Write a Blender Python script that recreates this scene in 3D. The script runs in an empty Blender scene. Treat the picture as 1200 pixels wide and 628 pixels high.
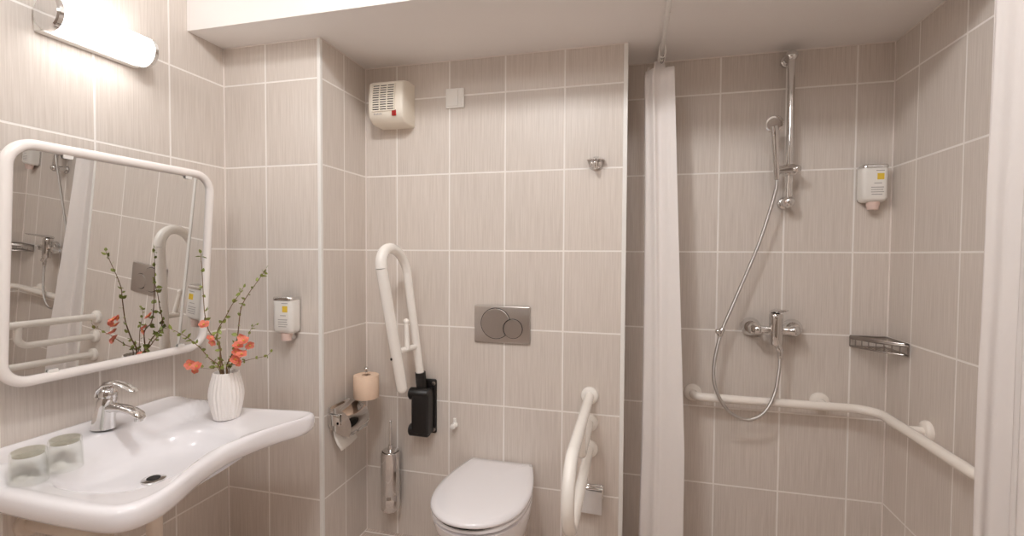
import bpy, bmesh, math, random
from mathutils import Vector, Matrix

random.seed(7)
C = bpy.context.scene.collection
PI = math.pi
# ------------------------------------------------------------------ room planes (metres, camera eye at 0,0,0 until the final lift)
XL, XP, XR, XE = -1.647, -1.1905, 0.985, -0.029
YB, YP, YS, YF = 1.954, 1.627, 2.183, -1.0
ZF, ZC, ZT = -1.29, 0.837, 1.30
YE = 1.463
ROWZ, ROWH, COLW = 0.0133, 0.335, 0.252

# ------------------------------------------------------------------ materials
def new_mat(name):
    m = bpy.data.materials.new(name); m.use_nodes = True
    return m, m.node_tree.nodes, m.node_tree.links, m.node_tree.nodes['Principled BSDF']

def srgb(r, g, b):
    def f(c):
        c /= 255.0
        return c / 12.92 if c <= 0.04045 else ((c + 0.055) / 1.055) ** 2.4
    return (f(r), f(g), f(b), 1.0)

def plain(name, col, rough=0.4, metal=0.0, bump=0.0, scale=60, coat=0.0, mottling=0.04, spec=None):
    m, n, l, b = new_mat(name)
    b.inputs['Roughness'].default_value = rough
    b.inputs['Metallic'].default_value = metal
    if coat: b.inputs['Coat Weight'].default_value = coat; b.inputs['Coat Roughness'].default_value = 0.08
    if spec is not None: b.inputs['Specular IOR Level'].default_value = spec
    tc = n.new('ShaderNodeTexCoord'); nz = n.new('ShaderNodeTexNoise')
    nz.inputs['Scale'].default_value = scale; nz.inputs['Detail'].default_value = 3
    l.new(tc.outputs['Object'], nz.inputs['Vector'])
    mx = n.new('ShaderNodeMix'); mx.data_type = 'RGBA'
    mx.inputs[6].default_value = col
    mx.inputs[7].default_value = tuple(c * (1 - 2 * mottling) for c in col[:3]) + (1,)
    l.new(nz.outputs['Fac'], mx.inputs[0]); l.new(mx.outputs[2], b.inputs['Base Color'])
    if bump:
        bp = n.new('ShaderNodeBump'); bp.inputs['Strength'].default_value = bump; bp.inputs['Distance'].default_value = 0.002
        l.new(nz.outputs['Fac'], bp.inputs['Height']); l.new(bp.outputs['Normal'], b.inputs['Normal'])
    return m

def tile(name, axis, off, pitch=COLW, zoff=ROWZ, vaxis=2, vpitch=ROWH, base=(222, 213, 205), dark=(208, 198, 189), tilev=True):
    """glazed wall tiles with fine vertical streaks and pale grout"""
    m, n, l, b = new_mat(name)
    tc = n.new('ShaderNodeTexCoord'); sp = n.new('ShaderNodeSeparateXYZ')
    l.new(tc.outputs['Object'], sp.inputs[0])
    def M(op, a, bb=None, cc=None):
        x = n.new('ShaderNodeMath'); x.operation = op
        for i, v in enumerate((a, bb, cc)):
            if v is None: continue
            if isinstance(v, (int, float)): x.inputs[i].default_value = v
            else: l.new(v, x.inputs[i])
        return x.outputs[0]
    u = M('DIVIDE', M('SUBTRACT', sp.outputs[axis], off), pitch)
    v = M('DIVIDE', M('SUBTRACT', sp.outputs[vaxis], zoff), vpitch)
    fu = M('FRACT', u); fv = M('FRACT', v)
    du = M('MULTIPLY', M('MINIMUM', fu, M('SUBTRACT', 1.0, fu)), pitch)
    dv = M('MULTIPLY', M('MINIMUM', fv, M('SUBTRACT', 1.0, fv)), vpitch)
    d = M('MINIMUM', du, dv)
    mask = n.new('ShaderNodeMapRange'); mask.interpolation_type = 'SMOOTHSTEP'
    mask.inputs['From Min'].default_value = 0.0024; mask.inputs['From Max'].default_value = 0.0040
    l.new(d, mask.inputs['Value'])                                   # 0 grout .. 1 tile
    cu = M('FLOOR', u); cv = M('FLOOR', v)
    wn = n.new('ShaderNodeTexWhiteNoise'); wn.noise_dimensions = '2D'
    cb = n.new('ShaderNodeCombineXYZ'); l.new(cu, cb.inputs[0]); l.new(cv, cb.inputs[1]); l.new(cb.outputs[0], wn.inputs['Vector'])
    # streaks: fine across, long along the tile height
    cs = n.new('ShaderNodeCombineXYZ')
    l.new(M('ADD', M('MULTIPLY', sp.outputs[axis], 240.0), M('MULTIPLY', wn.outputs['Value'], 57.0)), cs.inputs[0])
    l.new(M('ADD', M('MULTIPLY', sp.outputs[vaxis], 5.0), M('MULTIPLY', cv, 3.7)), cs.inputs[1])
    nz = n.new('ShaderNodeTexNoise'); nz.inputs['Scale'].default_value = 1.0; nz.inputs['Detail'].default_value = 3; nz.inputs['Roughness'].default_value = 0.65
    l.new(cs.outputs[0], nz.inputs['Vector'])
    rp = n.new('ShaderNodeValToRGB')
    rp.color_ramp.elements[0].position = 0.33; rp.color_ramp.elements[0].color = srgb(*dark)
    rp.color_ramp.elements[1].position = 0.64; rp.color_ramp.elements[1].color = srgb(*base)
    l.new(nz.outputs['Fac'], rp.inputs[0])
    hs = n.new('ShaderNodeHueSaturation'); l.new(rp.outputs[0], hs.inputs['Color'])
    l.new(M('MULTIPLY_ADD', wn.outputs['Value'], 0.07, 0.965), hs.inputs['Value'])
    mx = n.new('ShaderNodeMix'); mx.data_type = 'RGBA'
    mx.inputs[6].default_value = srgb(246, 241, 236)
    l.new(mask.outputs[0], mx.inputs[0]); l.new(hs.outputs[0], mx.inputs[7])
    l.new(mx.outputs[2], b.inputs['Base Color'])
    l.new(M('MULTIPLY_ADD', mask.outputs[0], -0.45, 0.8), b.inputs['Roughness'])
    b.inputs['Specular IOR Level'].default_value = 0.35
    bp = n.new('ShaderNodeBump'); bp.inputs['Strength'].default_value = 0.35; bp.inputs['Distance'].default_value = 0.0015
    l.new(M('ADD', mask.outputs[0], M('MULTIPLY', nz.outputs['Fac'], 0.08)), bp.inputs['Height'])
    l.new(bp.outputs['Normal'], b.inputs['Normal'])
    return m

T_left = tile('left wall tile', 1, 1.3876)
T_pf = tile('pillar front tile', 0, -1.4431)
T_ps = tile('pillar side tile', 1, 1.7864)
T_back = tile('back wall tile', 0, -0.2771)
T_show = tile('shower wall tile', 0, 0.856)
T_right = tile('right wall tile', 1, 2.0215)
T_floor = tile('floor tile', 0, -1.19, 0.333, 1.93, 1, 0.333, base=(214, 200, 190), dark=(180, 162, 150))
M_paint = plain('ceiling paint', srgb(242, 238, 235), 0.85, mottling=0.01, scale=8)
M_front = plain('grey painted front wall', srgb(150, 138, 128), 0.8, mottling=0.02, scale=8)
M_caulk = plain('white grout trim', srgb(240, 232, 226), 0.5, mottling=0.01)
M_edge = plain('white plastic edge', srgb(240, 238, 234), 0.35, mottling=0.01)
M_ceramic = plain('white ceramic', srgb(246, 244, 247), 0.10, coat=0.5, mottling=0.005, scale=6)
M_plastic = plain('white plastic', srgb(244, 241, 236), 0.28, mottling=0.01)
M_bar = plain('white nylon bar', srgb(246, 242, 236), 0.22, mottling=0.01, scale=20)
M_barw = plain('ivory bar', srgb(246, 239, 231), 0.25, mottling=0.01, scale=20)
M_frame = plain('white mirror frame', srgb(246, 240, 236), 0.25, mottling=0.01, scale=20)
M_chrome = plain('chrome', (0.78, 0.77, 0.76, 1), 0.07, 1.0, mottling=0.01)
M_steel = plain('brushed steel', (0.42, 0.38, 0.35, 1), 0.30, 1.0, mottling=0.06, scale=150)
M_steelp = plain('satin flush steel', (0.60, 0.56, 0.53, 1), 0.33, 1.0, mottling=0.04, scale=150)
M_flap = plain('pale satin metal', (.78, .76, .75, 1), 0.4, 0.5, mottling=0.03)
M_black = plain('black plastic', srgb(18, 14, 13), 0.38, mottling=0.1)
M_dark = plain('dark gap', srgb(16, 13, 12), 0.8)
M_brown = plain('dark grille inside', srgb(34, 24, 20), 0.8)
M_cream = plain('cream plastic', srgb(240, 232, 218), 0.4, mottling=0.01)
M_red = plain('red switch', srgb(170, 28, 18), 0.3)
M_paper = plain('tissue paper', srgb(248, 244, 238), 0.9, bump=0.3, scale=200, mottling=0.03)
M_roll = plain('pinkish tissue paper', srgb(240, 212, 188), 0.9, bump=0.3, scale=220, mottling=0.05)
M_yellow = plain('yellow print', srgb(238, 202, 70), 0.5)
M_grey = plain('grey print', srgb(186, 180, 178), 0.5)
M_pump = plain('milky pump plastic', srgb(226, 200, 190), 0.3)
M_vase = plain('matt white ceramic', srgb(243, 238, 234), 0.4, mottling=0.01)
M_bark = plain('twig bark', srgb(140, 108, 76), 0.8, bump=0.4, scale=300, mottling=0.25)
M_leaf = plain('young leaf', srgb(150, 160, 74), 0.5, mottling=0.2, scale=90)
M_petal = plain('coral petal', srgb(250, 152, 128), 0.55, mottling=0.12, scale=90)
M_stamen = plain('yellow stamen', srgb(226, 182, 84), 0.6)
M_pipe = plain('white trap plastic', srgb(232, 218, 204), 0.4)

def hose_mat():
    m, n, l, b = new_mat('ribbed chrome hose')
    b.inputs['Base Color'].default_value = (0.62, 0.6, 0.58, 1); b.inputs['Metallic'].default_value = 1; b.inputs['Roughness'].default_value = 0.28
    tc = n.new('ShaderNodeTexCoord'); w = n.new('ShaderNodeTexWave'); w.bands_direction = 'Z'; w.inputs['Scale'].default_value = 90
    l.new(tc.outputs['Object'], w.inputs['Vector'])
    bp = n.new('ShaderNodeBump'); bp.inputs['Strength'].default_value = 0.5; bp.inputs['Distance'].default_value = 0.001
    l.new(w.outputs['Fac'], bp.inputs['Height']); l.new(bp.outputs['Normal'], b.inputs['Normal'])
    return m
M_hose = hose_mat()

def mirror_mat():
    m, n, l, b = new_mat('mirror silver')
    b.inputs['Metallic'].default_value = 1; b.inputs['Roughness'].default_value = 0.0
    tc = n.new('ShaderNodeTexCoord'); nz = n.new('ShaderNodeTexNoise'); nz.inputs['Scale'].default_value = 2
    l.new(tc.outputs['Object'], nz.inputs['Vector'])
    rp = n.new('ShaderNodeValToRGB'); rp.color_ramp.elements[0].color = (0.80, 0.80, 0.79, 1); rp.color_ramp.elements[1].color = (0.82, 0.82, 0.81, 1)
    l.new(nz.outputs['Fac'], rp.inputs[0]); l.new(rp.outputs[0], b.inputs['Base Color'])
    return m
M_mirror = mirror_mat()

def glass_mat():
    m, n, l, b = new_mat('clear glass')
    tc = n.new('ShaderNodeTexCoord'); nz = n.new('ShaderNodeTexNoise'); nz.inputs['Scale'].default_value = 3
    l.new(tc.outputs['Object'], nz.inputs['Vector'])
    rp = n.new('ShaderNodeValToRGB'); rp.color_ramp.elements[0].color = (0.975, 0.98, 0.97, 1); rp.color_ramp.elements[1].color = (0.985, 0.99, 0.98, 1)
    l.new(nz.outputs['Fac'], rp.inputs[0])
    tr = n.new('ShaderNodeBsdfTransparent'); l.new(rp.outputs[0], tr.inputs['Color'])
    gl = n.new('ShaderNodeBsdfGlossy'); gl.inputs['Roughness'].default_value = 0.02; gl.inputs['Color'].default_value = (.9, .9, .88, 1)
    lw = n.new('ShaderNodeLayerWeight'); lw.inputs['Blend'].default_value = 0.5
    pw = n.new('ShaderNodeMath'); pw.operation = 'POWER'; l.new(lw.outputs['Facing'], pw.inputs[0]); pw.inputs[1].default_value = 4.0
    fr = n.new('ShaderNodeMath'); fr.operation = 'MULTIPLY_ADD'; l.new(pw.outputs[0], fr.inputs[0]); fr.inputs[1].default_value = 0.7; fr.inputs[2].default_value = 0.04
    ms = n.new('ShaderNodeMixShader'); l.new(fr.outputs[0], ms.inputs[0]); l.new(tr.outputs[0], ms.inputs[1]); l.new(gl.outputs[0], ms.inputs[2])
    l.new(ms.outputs[0], n['Material Output'].inputs['Surface'])
    return m
M_glass = glass_mat()
M_glassb = M_glass.copy(); M_glassb.name = 'thick glass base'
for nd_ in M_glassb.node_tree.nodes:
    if nd_.type == 'VALTORGB': nd_.color_ramp.elements[0].color = (.86, .86, .80, 1); nd_.color_ramp.elements[1].color = (.88, .88, .82, 1)

def curtain_mat():
    m, n, l, b = new_mat('white curtain cloth')
    tc = n.new('ShaderNodeTexCoord'); w = n.new('ShaderNodeTexNoise'); w.inputs['Scale'].default_value = 18; w.inputs['Detail'].default_value = 4
    l.new(tc.outputs['Object'], w.inputs['Vector'])
    rp = n.new('ShaderNodeValToRGB'); rp.color_ramp.elements[0].color = srgb(244, 239, 237); rp.color_ramp.elements[1].color = srgb(248, 242, 238)
    l.new(w.outputs['Fac'], rp.inputs[0]); l.new(rp.outputs[0], b.inputs['Base Color'])
    b.inputs['Roughness'].default_value = 0.75
    bp = n.new('ShaderNodeBump'); bp.inputs['Strength'].default_value = 0.25; bp.inputs['Distance'].default_value = 0.01
    l.new(w.outputs['Fac'], bp.inputs['Height']); l.new(bp.outputs['Normal'], b.inputs['Normal'])
    tr = n.new('ShaderNodeBsdfTranslucent'); tr.inputs['Color'].default_value = srgb(240, 230, 224)
    ms = n.new('ShaderNodeMixShader'); ms.inputs[0].default_value = 0.15
    l.new(b.outputs[0], ms.inputs[1]); l.new(tr.outputs[0], ms.inputs[2])
    l.new(ms.outputs[0], n['Material Output'].inputs['Surface'])
    return m
M_curtain = curtain_mat()

def glow_mat():
    m, n, l, b = new_mat('lit opal diffuser')
    b.inputs['Base Color'].default_value = (0.9, 0.88, 0.85, 1); b.inputs['Roughness'].default_value = 0.4
    tc = n.new('ShaderNodeTexCoord'); nz = n.new('ShaderNodeTexNoise'); nz.inputs['Scale'].default_value = 4
    l.new(tc.outputs['Object'], nz.inputs['Vector'])
    rp = n.new('ShaderNodeValToRGB'); rp.color_ramp.elements[0].color = (1.0, 0.99, 0.98, 1); rp.color_ramp.elements[1].color = (1.0, 0.992, 0.982, 1)
    l.new(nz.outputs['Fac'], rp.inputs[0]); l.new(rp.outputs[0], b.inputs['Emission Color'])
    b.inputs['Emission Strength'].default_value = LAMP
    return m
LAMP = 8.5
M_glow = glow_mat()

# ------------------------------------------------------------------ object helpers
def loc_of(parent):
    v = Vector((0, 0, 0))
    while parent is not None:
        v += parent.location; parent = parent.parent
    return v

def obj(name, bm, mat, parent=None, smooth=True, angle=40, origin=None):
    """link ONE mesh object; the bmesh is drawn in room coordinates"""
    base = loc_of(parent)
    org = Vector(origin) if origin is not None else base
    bmesh.ops.recalc_face_normals(bm, faces=bm.faces)
    if org.length: bmesh.ops.translate(bm, verts=bm.verts, vec=-org)
    me = bpy.data.meshes.new(name); bm.to_mesh(me); bm.free()
    mats = mat if isinstance(mat, (list, tuple)) else [mat]
    for mm in mats: me.materials.append(mm)
    if smooth:
        me.shade_smooth()
        try: me.set_sharp_from_angle(angle=math.radians(angle))
        except Exception: pass
    o = bpy.data.objects.new(name, me); C.objects.link(o)
    o.location = org - base
    if parent is not None: o.parent = parent
    return o

def thing(name, label, cat, loc, group=None):
    o = bpy.data.objects.new(name, None); C.objects.link(o)
    o.location = loc; o.empty_display_size = 0.05
    o['label'] = label; o['category'] = cat
    if group: o['group'] = group
    return o

def tag(o, label, cat, group=None):
    o['label'] = label; o['category'] = cat
    if group: o['group'] = group
    return o

def struct(name, bm, mat, smooth=False):
    o = obj(name, bm, mat, None, smooth); o['kind'] = 'structure'; return o

def nb(): return bmesh.new()

def box(bm, lo, hi, bev=0.0, seg=3, M=None):
    t = bmesh.new()
    bmesh.ops.create_cube(t, size=1.0)
    lo, hi = Vector(lo), Vector(hi)
    for v in t.verts: v.co = Vector(((v.co[i] + .5) * (hi[i] - lo[i]) + lo[i] for i in range(3)))
    if bev: bmesh.ops.bevel(t, geom=list(t.edges), offset=bev, segments=seg, profile=0.5, affect='EDGES')
    if M is not None: bmesh.ops.transform(t, matrix=M, verts=t.verts)
    merge(bm, t); return bm

def merge(bm, t):
    me = bpy.data.meshes.new('tmp'); t.to_mesh(me); t.free(); bm.from_mesh(me); bpy.data.meshes.remove(me)

def quad(bm, pts, mi=0):
    f = bm.faces.new([bm.verts.new(p) for p in pts]); f.material_index = mi; return f

def loft(bm, loops, cap0=True, cap1=True, closed=True):
    rows = [[bm.verts.new(p) for p in lp] for lp in loops]
    n = len(rows[0])
    for a, b in zip(rows, rows[1:]):
        for i in range(n if closed else n - 1):
            j = (i + 1) % n
            try: bm.faces.new((a[i], a[j], b[j], b[i]))
            except ValueError: pass
    if cap0: bm.faces.new(rows[0])
    if cap1: bm.faces.new(rows[-1])
    return bm

def basis(d):
    d = Vector(d).normalized()
    a = Vector((0, 0, 1)) if abs(d.z) < 0.9 else Vector((1, 0, 0))
    u = d.cross(a).normalized(); return u, d.cross(u).normalized()

def lathe(bm, prof, loc, axis=(0, 0, 1), seg=32, cap=True, ribs=0, rib=0.0):
    """prof: (radius, height along axis)"""
    axis = Vector(axis).normalized(); u, v = basis(axis); loc = Vector(loc)
    loops = []
    for r, h in prof:
        lp = []
        for i in range(seg):
            a = 2 * PI * i / seg
            rr = r * (1 + (rib * math.cos(ribs * a) if ribs else 0))
            lp.append(loc + axis * h + (u * math.cos(a) + v * math.sin(a)) * max(rr, 1e-5))
        loops.append(lp)
    return loft(bm, loops, cap, cap)

def tube(bm, pts, r, seg=12, closed=False, cap=True):
    pts = [Vector(p) for p in pts]
    n = len(pts); rr = r if isinstance(r, (list, tuple)) else [r] * n
    tang = []
    for i in range(n):
        a = pts[(i - 1) % n] if (closed or i > 0) else pts[0]
        b = pts[(i + 1) % n] if (closed or i < n - 1) else pts[-1]
        tang.append((b - a).normalized())
    u, _ = basis(tang[0]); loops = []
    for i in range(n):
        t = tang[i]
        u = (u - t * u.dot(t)).normalized(); v = t.cross(u)
        loops.append([pts[i] + (u * math.cos(2 * PI * k / seg) + v * math.sin(2 * PI * k / seg)) * rr[i] for k in range(seg)])
    if closed:
        rows = [[bm.verts.new(p) for p in lp] for lp in loops]
        # find rotation offset that closes with least twist
        best = min(range(seg), key=lambda o: sum((rows[-1][k].co - rows[0][(k + o) % seg].co).length for k in range(seg)))
        for a in range(n):
            b = (a + 1) % n; off = best if b == 0 else 0
            for k in range(seg):
                bm.faces.new((rows[a][k], rows[a][(k + 1) % seg], rows[b][(k + 1 + off) % seg], rows[b][(k + off) % seg]))
        return bm
    return loft(bm, loops, cap, cap)

def fillet(pts, rad, seg=8, closed=False):
    """round the corners of a polyline"""
    pts = [Vector(p) for p in pts]; out = []
    n = len(pts)
    for i in range(n):
        if not closed and i in (0, n - 1): out.append(pts[i]); continue
        p, a, b = pts[i], pts[i - 1], pts[(i + 1) % n]
        da, db = (a - p), (b - p)
        r = rad[i] if isinstance(rad, (list, tuple)) else rad
        ang = da.angle(db); cut = min(r / math.tan(ang / 2), da.length * .49 if 0 < i - 1 or closed else da.length * .98, db.length * .49 if i + 1 < n - 1 or closed else db.length * .98)
        r2 = cut * math.tan(ang / 2)
        s, e = p + da.normalized() * cut, p + db.normalized() * cut
        bis = (da.normalized() + db.normalized()).normalized(); c = p + bis * math.sqrt(r2 * r2 + cut * cut)
        for k in range(seg + 1):
            t = k / seg
            q = (s - c).normalized().slerp((e - c).normalized(), t) if (s - c).length > 1e-9 else Vector()
            out.append(c + q * r2)
    return out

def spline(pts, sub=6):
    pts = [Vector(p) for p in pts]; out = []
    P = [2 * pts[0] - pts[1]] + pts + [2 * pts[-1] - pts[-2]]
    for i in range(1, len(P) - 2):
        p0, p1, p2, p3 = P[i - 1:i + 3]
        for k in range(sub):
            t = k / sub
            out.append(.5 * ((2 * p1) + (p2 - p0) * t + (2 * p0 - 5 * p1 + 4 * p2 - p3) * t * t + (3 * p1 - p0 - 3 * p2 + p3) * t ** 3))
    out.append(pts[-1]); return out

def disc_flange(bm, loc, axis, r, h):
    return lathe(bm, [(r, 0), (r, h * .45), (r * .93, h * .8), (r * .8, h)], loc, axis, 28)

def sphere(bm, loc, r, sc=(1, 1, 1), u=20, v=12):
    t = bmesh.new(); bmesh.ops.create_uvsphere(t, u_segments=u, v_segments=v, radius=r)
    for w in t.verts: w.co = Vector((w.co.x * sc[0], w.co.y * sc[1], w.co.z * sc[2])) + Vector(loc)
    merge(bm, t); return bm

# ------------------------------------------------------------------ the setting
W = 0.12
b = nb(); box(b, (XL - W, YF - W, ZF - .05), (XL, YP + .4, ZT)); struct('wall_left', b, T_left)
b = nb()
quad(b, [(XL, YP, ZF - .05), (XP, YP, ZF - .05), (XP, YP, ZT), (XL, YP, ZT)], 0)
quad(b, [(XP, YP, ZF - .05), (XP, YB + .1, ZF - .05), (XP, YB + .1, ZT), (XP, YP, ZT)], 1)
quad(b, [(XP, YB + .1, ZF - .05), (XL, YB + .1, ZF - .05), (XL, YB + .1, ZT), (XP, YB + .1, ZT)], 0)
quad(b, [(XL, YB + .1, ZF - .05), (XL, YP, ZF - .05), (XL, YP, ZT), (XL, YB + .1, ZT)], 1)
struct('wall_pillar', b, [T_pf, T_ps])
b = nb()
box(b, (XP - .05, YB, ZF - .05), (XE, YS + .05, ZT)); struct('wall_back', b, T_back)
b = nb(); box(b, (XE - .05, YS, ZF - .05), (XR + W, YS + W, ZT)); struct('wall_shower', b, T_show)
b = nb(); box(b, (XR, YF - W, ZF - .05), (XR + W, YS + .02, ZT)); struct('wall_right', b, T_right)
b = nb(); box(b, (XL - W, YF - W, ZF - .05), (XR + W, YF, ZT)); struct('wall_front', b, M_front)
b = nb(); box(b, (XL - W, YF - W, ZF - .1), (XR + W, YS + W, ZF)); struct('floor', b, T_floor)
b = nb(); box(b, (XL - W, YF - W, ZT), (XR + W, YS + W, ZT + .1)); struct('ceiling', b, M_paint)
b = nb(); box(b, (XL - .02, YE, ZC), (XR + .02, YS + .02, ZT + .02)); struct('ceiling_soffit', b, M_paint)
# trims: corner beads, caulk lines
tr = [0]
def trim(lo, hi, mat=M_caulk, bev=0):
    tr[0] += 1
    bb = nb(); box(bb, lo, hi, bev); struct('trim_%d' % tr[0], bb, mat)
g = .0035
trim((XP - .012, YP - .003, ZF), (XP + .003, YP + .012, ZC), M_edge, .002)          # pillar corner bead
trim((XE - .014, YB - .003, ZF), (XE + .003, YB + .014, ZC), M_edge, .002)          # shower partition bead
trim((XL, YP - g, ZF), (XL + g, YP, ZC))
trim((XP, YB - g, ZF), (XP + g, YB, ZC))
trim((XR - g, YS - g, ZF), (XR, YS, ZC))
trim((XL, YP - g, ZC - g), (XP, YP, ZC)); trim((XP, YP, ZC - g), (XP + g, YB, ZC)); trim((XP, YB - g, ZC - g), (XE, YB, ZC))
trim((XE, YS - g, ZC - g), (XR, YS, ZC)); trim((XR - g, YE, ZC - g), (XR, YS, ZC))

# ------------------------------------------------------------------ wall lamp over the mirror
lx, lz, ly0, ly1, lr = XL + .058, .666, .985, 1.255, .047
t = thing('wall_lamp', 'white tubular wall lamp with chrome end caps, lit above the mirror', 'lamp', (XL, (ly0 + ly1) / 2, lz))
b = nb(); box(b, (XL, ly0 - .004, lz - .047), (XL + .03, ly1 + .004, lz + .047), .004); obj('base_plate', b, M_plastic, t)
b = nb(); lathe(b, [(lr, 0), (lr, ly1 - ly0)], (lx, ly0, lz), (0, 1, 0), 40); obj('diffuser', b, M_glow, t)
for y, s in ((ly0, -1), (ly1, 1)):
    b = nb(); lathe(b, [(lr + .003, -.006), (lr + .003, .006), (lr - .001, .010)], (lx, y, lz), (0, s, 0), 40); obj('end_cap', b, M_chrome, t)

# ------------------------------------------------------------------ tilting mirror
mt, ma = 0.0755, -0.0256
n_ = Vector((math.cos(mt) * math.cos(ma), math.sin(ma), -math.sin(mt))).normalized()
ev = Vector((-math.sin(ma), math.cos(ma), 0)); ev = (ev - n_ * ev.dot(n_)).normalized(); eu = ev.cross(n_).normalized()
if eu.z < 0: eu = -eu
mc = Vector((-1.544, 1.139, -.036))
def mp(a, c, o=0): return mc + ev * a + eu * c + n_ * o
MW, MH = .290, .315
t = thing('mirror', 'rounded rectangular tilting mirror in white tubular frame above the washbasin', 'mirror', tuple(mc))
ring = fillet([mp(-MW, MH), mp(MW, MH), mp(MW, -MH), mp(-MW, -MH)], .06, 10, True)
b = nb(); tube(b, ring, .0145, 16, True); obj('frame', b, M_frame, t)
pane = fillet([mp(-MW + .008, MH - .008, .001), mp(MW - .008, MH - .008, .001), mp(MW - .008, -MH + .008, .001), mp(-MW + .008, -MH + .008, .001)], .052, 10, True)
b = nb(); loft(b, [[p - n_ * .005 for p in pane], pane]); obj('mirror_glass', b, M_mirror, t, smooth=False)
for a, c in ((-.16, MH - .018), (.2, MH - .018), (-.18, -MH + .018), (.2, -MH + .018)):
    b = nb(); s = 1 if c > 0 else -1
    q = [mp(a + dx, c + dz, .003) for dx, dz in ((-.014, .012 * s), (.014, .012 * s), (.011, -.004 * s), (-.011, -.004 * s))]
    loft(b, [q, [p + n_ * .005 for p in q]]); obj('clip', b, M_plastic, t)
for a in (-.2, .2):
    for c in (-.2, .2):
        p = mp(a, c, -.004); b = nb(); tube(b, [p, Vector((XL, p.y, p.z))], .009, 12); disc_flange(b, (XL, p.y, p.z), (1, 0, 0), .022, .01)
        obj('bracket', b, M_black if (a > 0 and c < 0) else M_plastic, t)

# ------------------------------------------------------------------ washbasin
BT = -.5665
def basin_outline():
    pts = []
    # back edge, then right side, concave front, left side
    ctrl = [(-1.646, .84), (-1.646, 1.0), (-1.646, 1.16), (-1.646, 1.32), (-1.638, 1.405), (-1.60, 1.450), (-1.50, 1.452), (-1.37, 1.440), (-1.24, 1.452), (-1.13, 1.462),
            (-1.088, 1.448), (-1.078, 1.40), (-1.105, 1.33), (-1.128, 1.24), (-1.133, 1.13), (-1.108, 1.01), (-1.069, .90), (-1.058, .84), (-1.076, .787), (-1.133, .765),
            (-1.30, .760), (-1.46, .766), (-1.58, .770), (-1.635, .785)]
    P = [Vector((x, y, 0)) for x, y in ctrl]; m = len(P)
    for i in range(m):
        p0, p1, p2, p3 = P[i - 1], P[i], P[(i + 1) % m], P[(i + 2) % m]
        for k in range(5):
            t_ = k / 5
            pts.append(.5 * ((2 * p1) + (p2 - p0) * t_ + (2 * p0 - 5 * p1 + 4 * p2 - p3) * t_ * t_ + (3 * p1 - p0 - 3 * p2 + p3) * t_ ** 3))
    for p in pts: p.x = max(p.x, XL + .001)
    return pts
OUT = basin_outline(); BC = Vector((-1.320, 1.045, 0))
def bowl_pt(p, s=1.0):
    d = p - BC; a = math.atan2(d.y, d.x)
    ca, sa = math.cos(a), math.sin(a); e = 2.6
    rx, ry = (.180 if ca > 0 else .150), .205
    k = (abs(ca / rx) ** e + abs(sa / ry) ** e) ** (-1 / e)
    return BC + Vector((ca, sa, 0)) * k * s
def inset(p, d):
    v = BC - p; return p + v.normalized() * d
def sstep(v, a, b):
    k = max(0, min(1, (v - a) / (b - a))); return k * k * (3 - 2 * k)
def ledge(x, y):
    return .041 * sstep(-x, 1.475, 1.505) * (1 - sstep(abs(y - 1.075), .27, .40))
def at(p, z, lift=True): return Vector((p.x, p.y, z + (ledge(p.x, p.y) if lift else 0)))
t = thing('washbasin', 'white ceramic wall washbasin with curved-in front and wide side decks', 'washbasin', (XL, 1.1, BT))
L = []
B = [bowl_pt(p) for p in OUT]
def clampx(p): return Vector((max(p.x, XL + .001), p.y, p.z))
for s, z in ((.10, -.116), (.40, -.110), (.58, -.098), (.70, -.082), ):
    L.append([at(bowl_pt(p, s), BT + z, False) for p in OUT])
L.append([at(p.lerp(q, .55), BT - .062, False) for p, q in zip(OUT, B)])
for d, z in ((.020, -.060), (.008, -.054), (.002, -.044), (0, -.030), (.001, -.014), (.006, -.005), (.014, -.001), (.024, 0), (.034, -.002)):
    L.append([clampx(at(inset(p, d), BT + z)) for p in OUT])
for k, z in ((.1, -.004), (.2, -.005), (.3, -.006), (.4, -.007), (.5, -.008), (.6, -.009), (.7, -.010), (.8, -.011), (.93, -.016)):
    L.append([at(inset(p, .034).lerp(q, k), BT + z) for p, q in zip(OUT, B)])
for s, z in ((1.0, -.022), (.95, -.034), (.88, -.050), (.76, -.066), (.60, -.077), (.36, -.083), (.17, -.086)):
    L.append([at(bowl_pt(p, s), BT + z) for p in OUT])
b = nb(); loft(b, L); obj('basin_body', b, M_ceramic, t, angle=80)
b = nb(); lathe(b, [(.010, .004), (.020, .004), (.030, .002), (.031, -.002)], (BC.x, BC.y, BT - .084), (0, 0, 1), 28); dr = obj('drain', b, M_chrome, t)
b = nb(); lathe(b, [(.017, .0), (.017, .003)], (BC.x, BC.y, BT - .0822), (0, 0, 1), 24); obj('drain_hole', b, M_dark, dr)
# trap below
t = thing('drain_trap', 'white plastic drain trap pipe under the washbasin', 'pipe', (BC.x, BC.y, BT - .33))
b = nb(); lathe(b, [(.03, -.04), (.036, -.03), (.036, .0), (.03, .012)], (BC.x, BC.y, BT - .130), (0, 0, 1), 24); obj('nut', b, M_pipe, t)
b = nb(); pth = fillet([(BC.x, BC.y, BT - .14), (BC.x, BC.y, BT - .33), (BC.x - .03, BC.y - .10, BT - .33), (BC.x - .03, BC.y - .10, BT - .20), (XL, BC.y - .10, BT - .20)], [0, .05, .05, .04, 0], 8)
tube(b, pth, .020, 16); obj('pipe', b, M_pipe, t)
b = nb(); disc_flange(b, (XL, BC.y - .10, BT - .20), (1, 0, 0), .038, .012); obj('flange', b, M_pipe, t)

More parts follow.
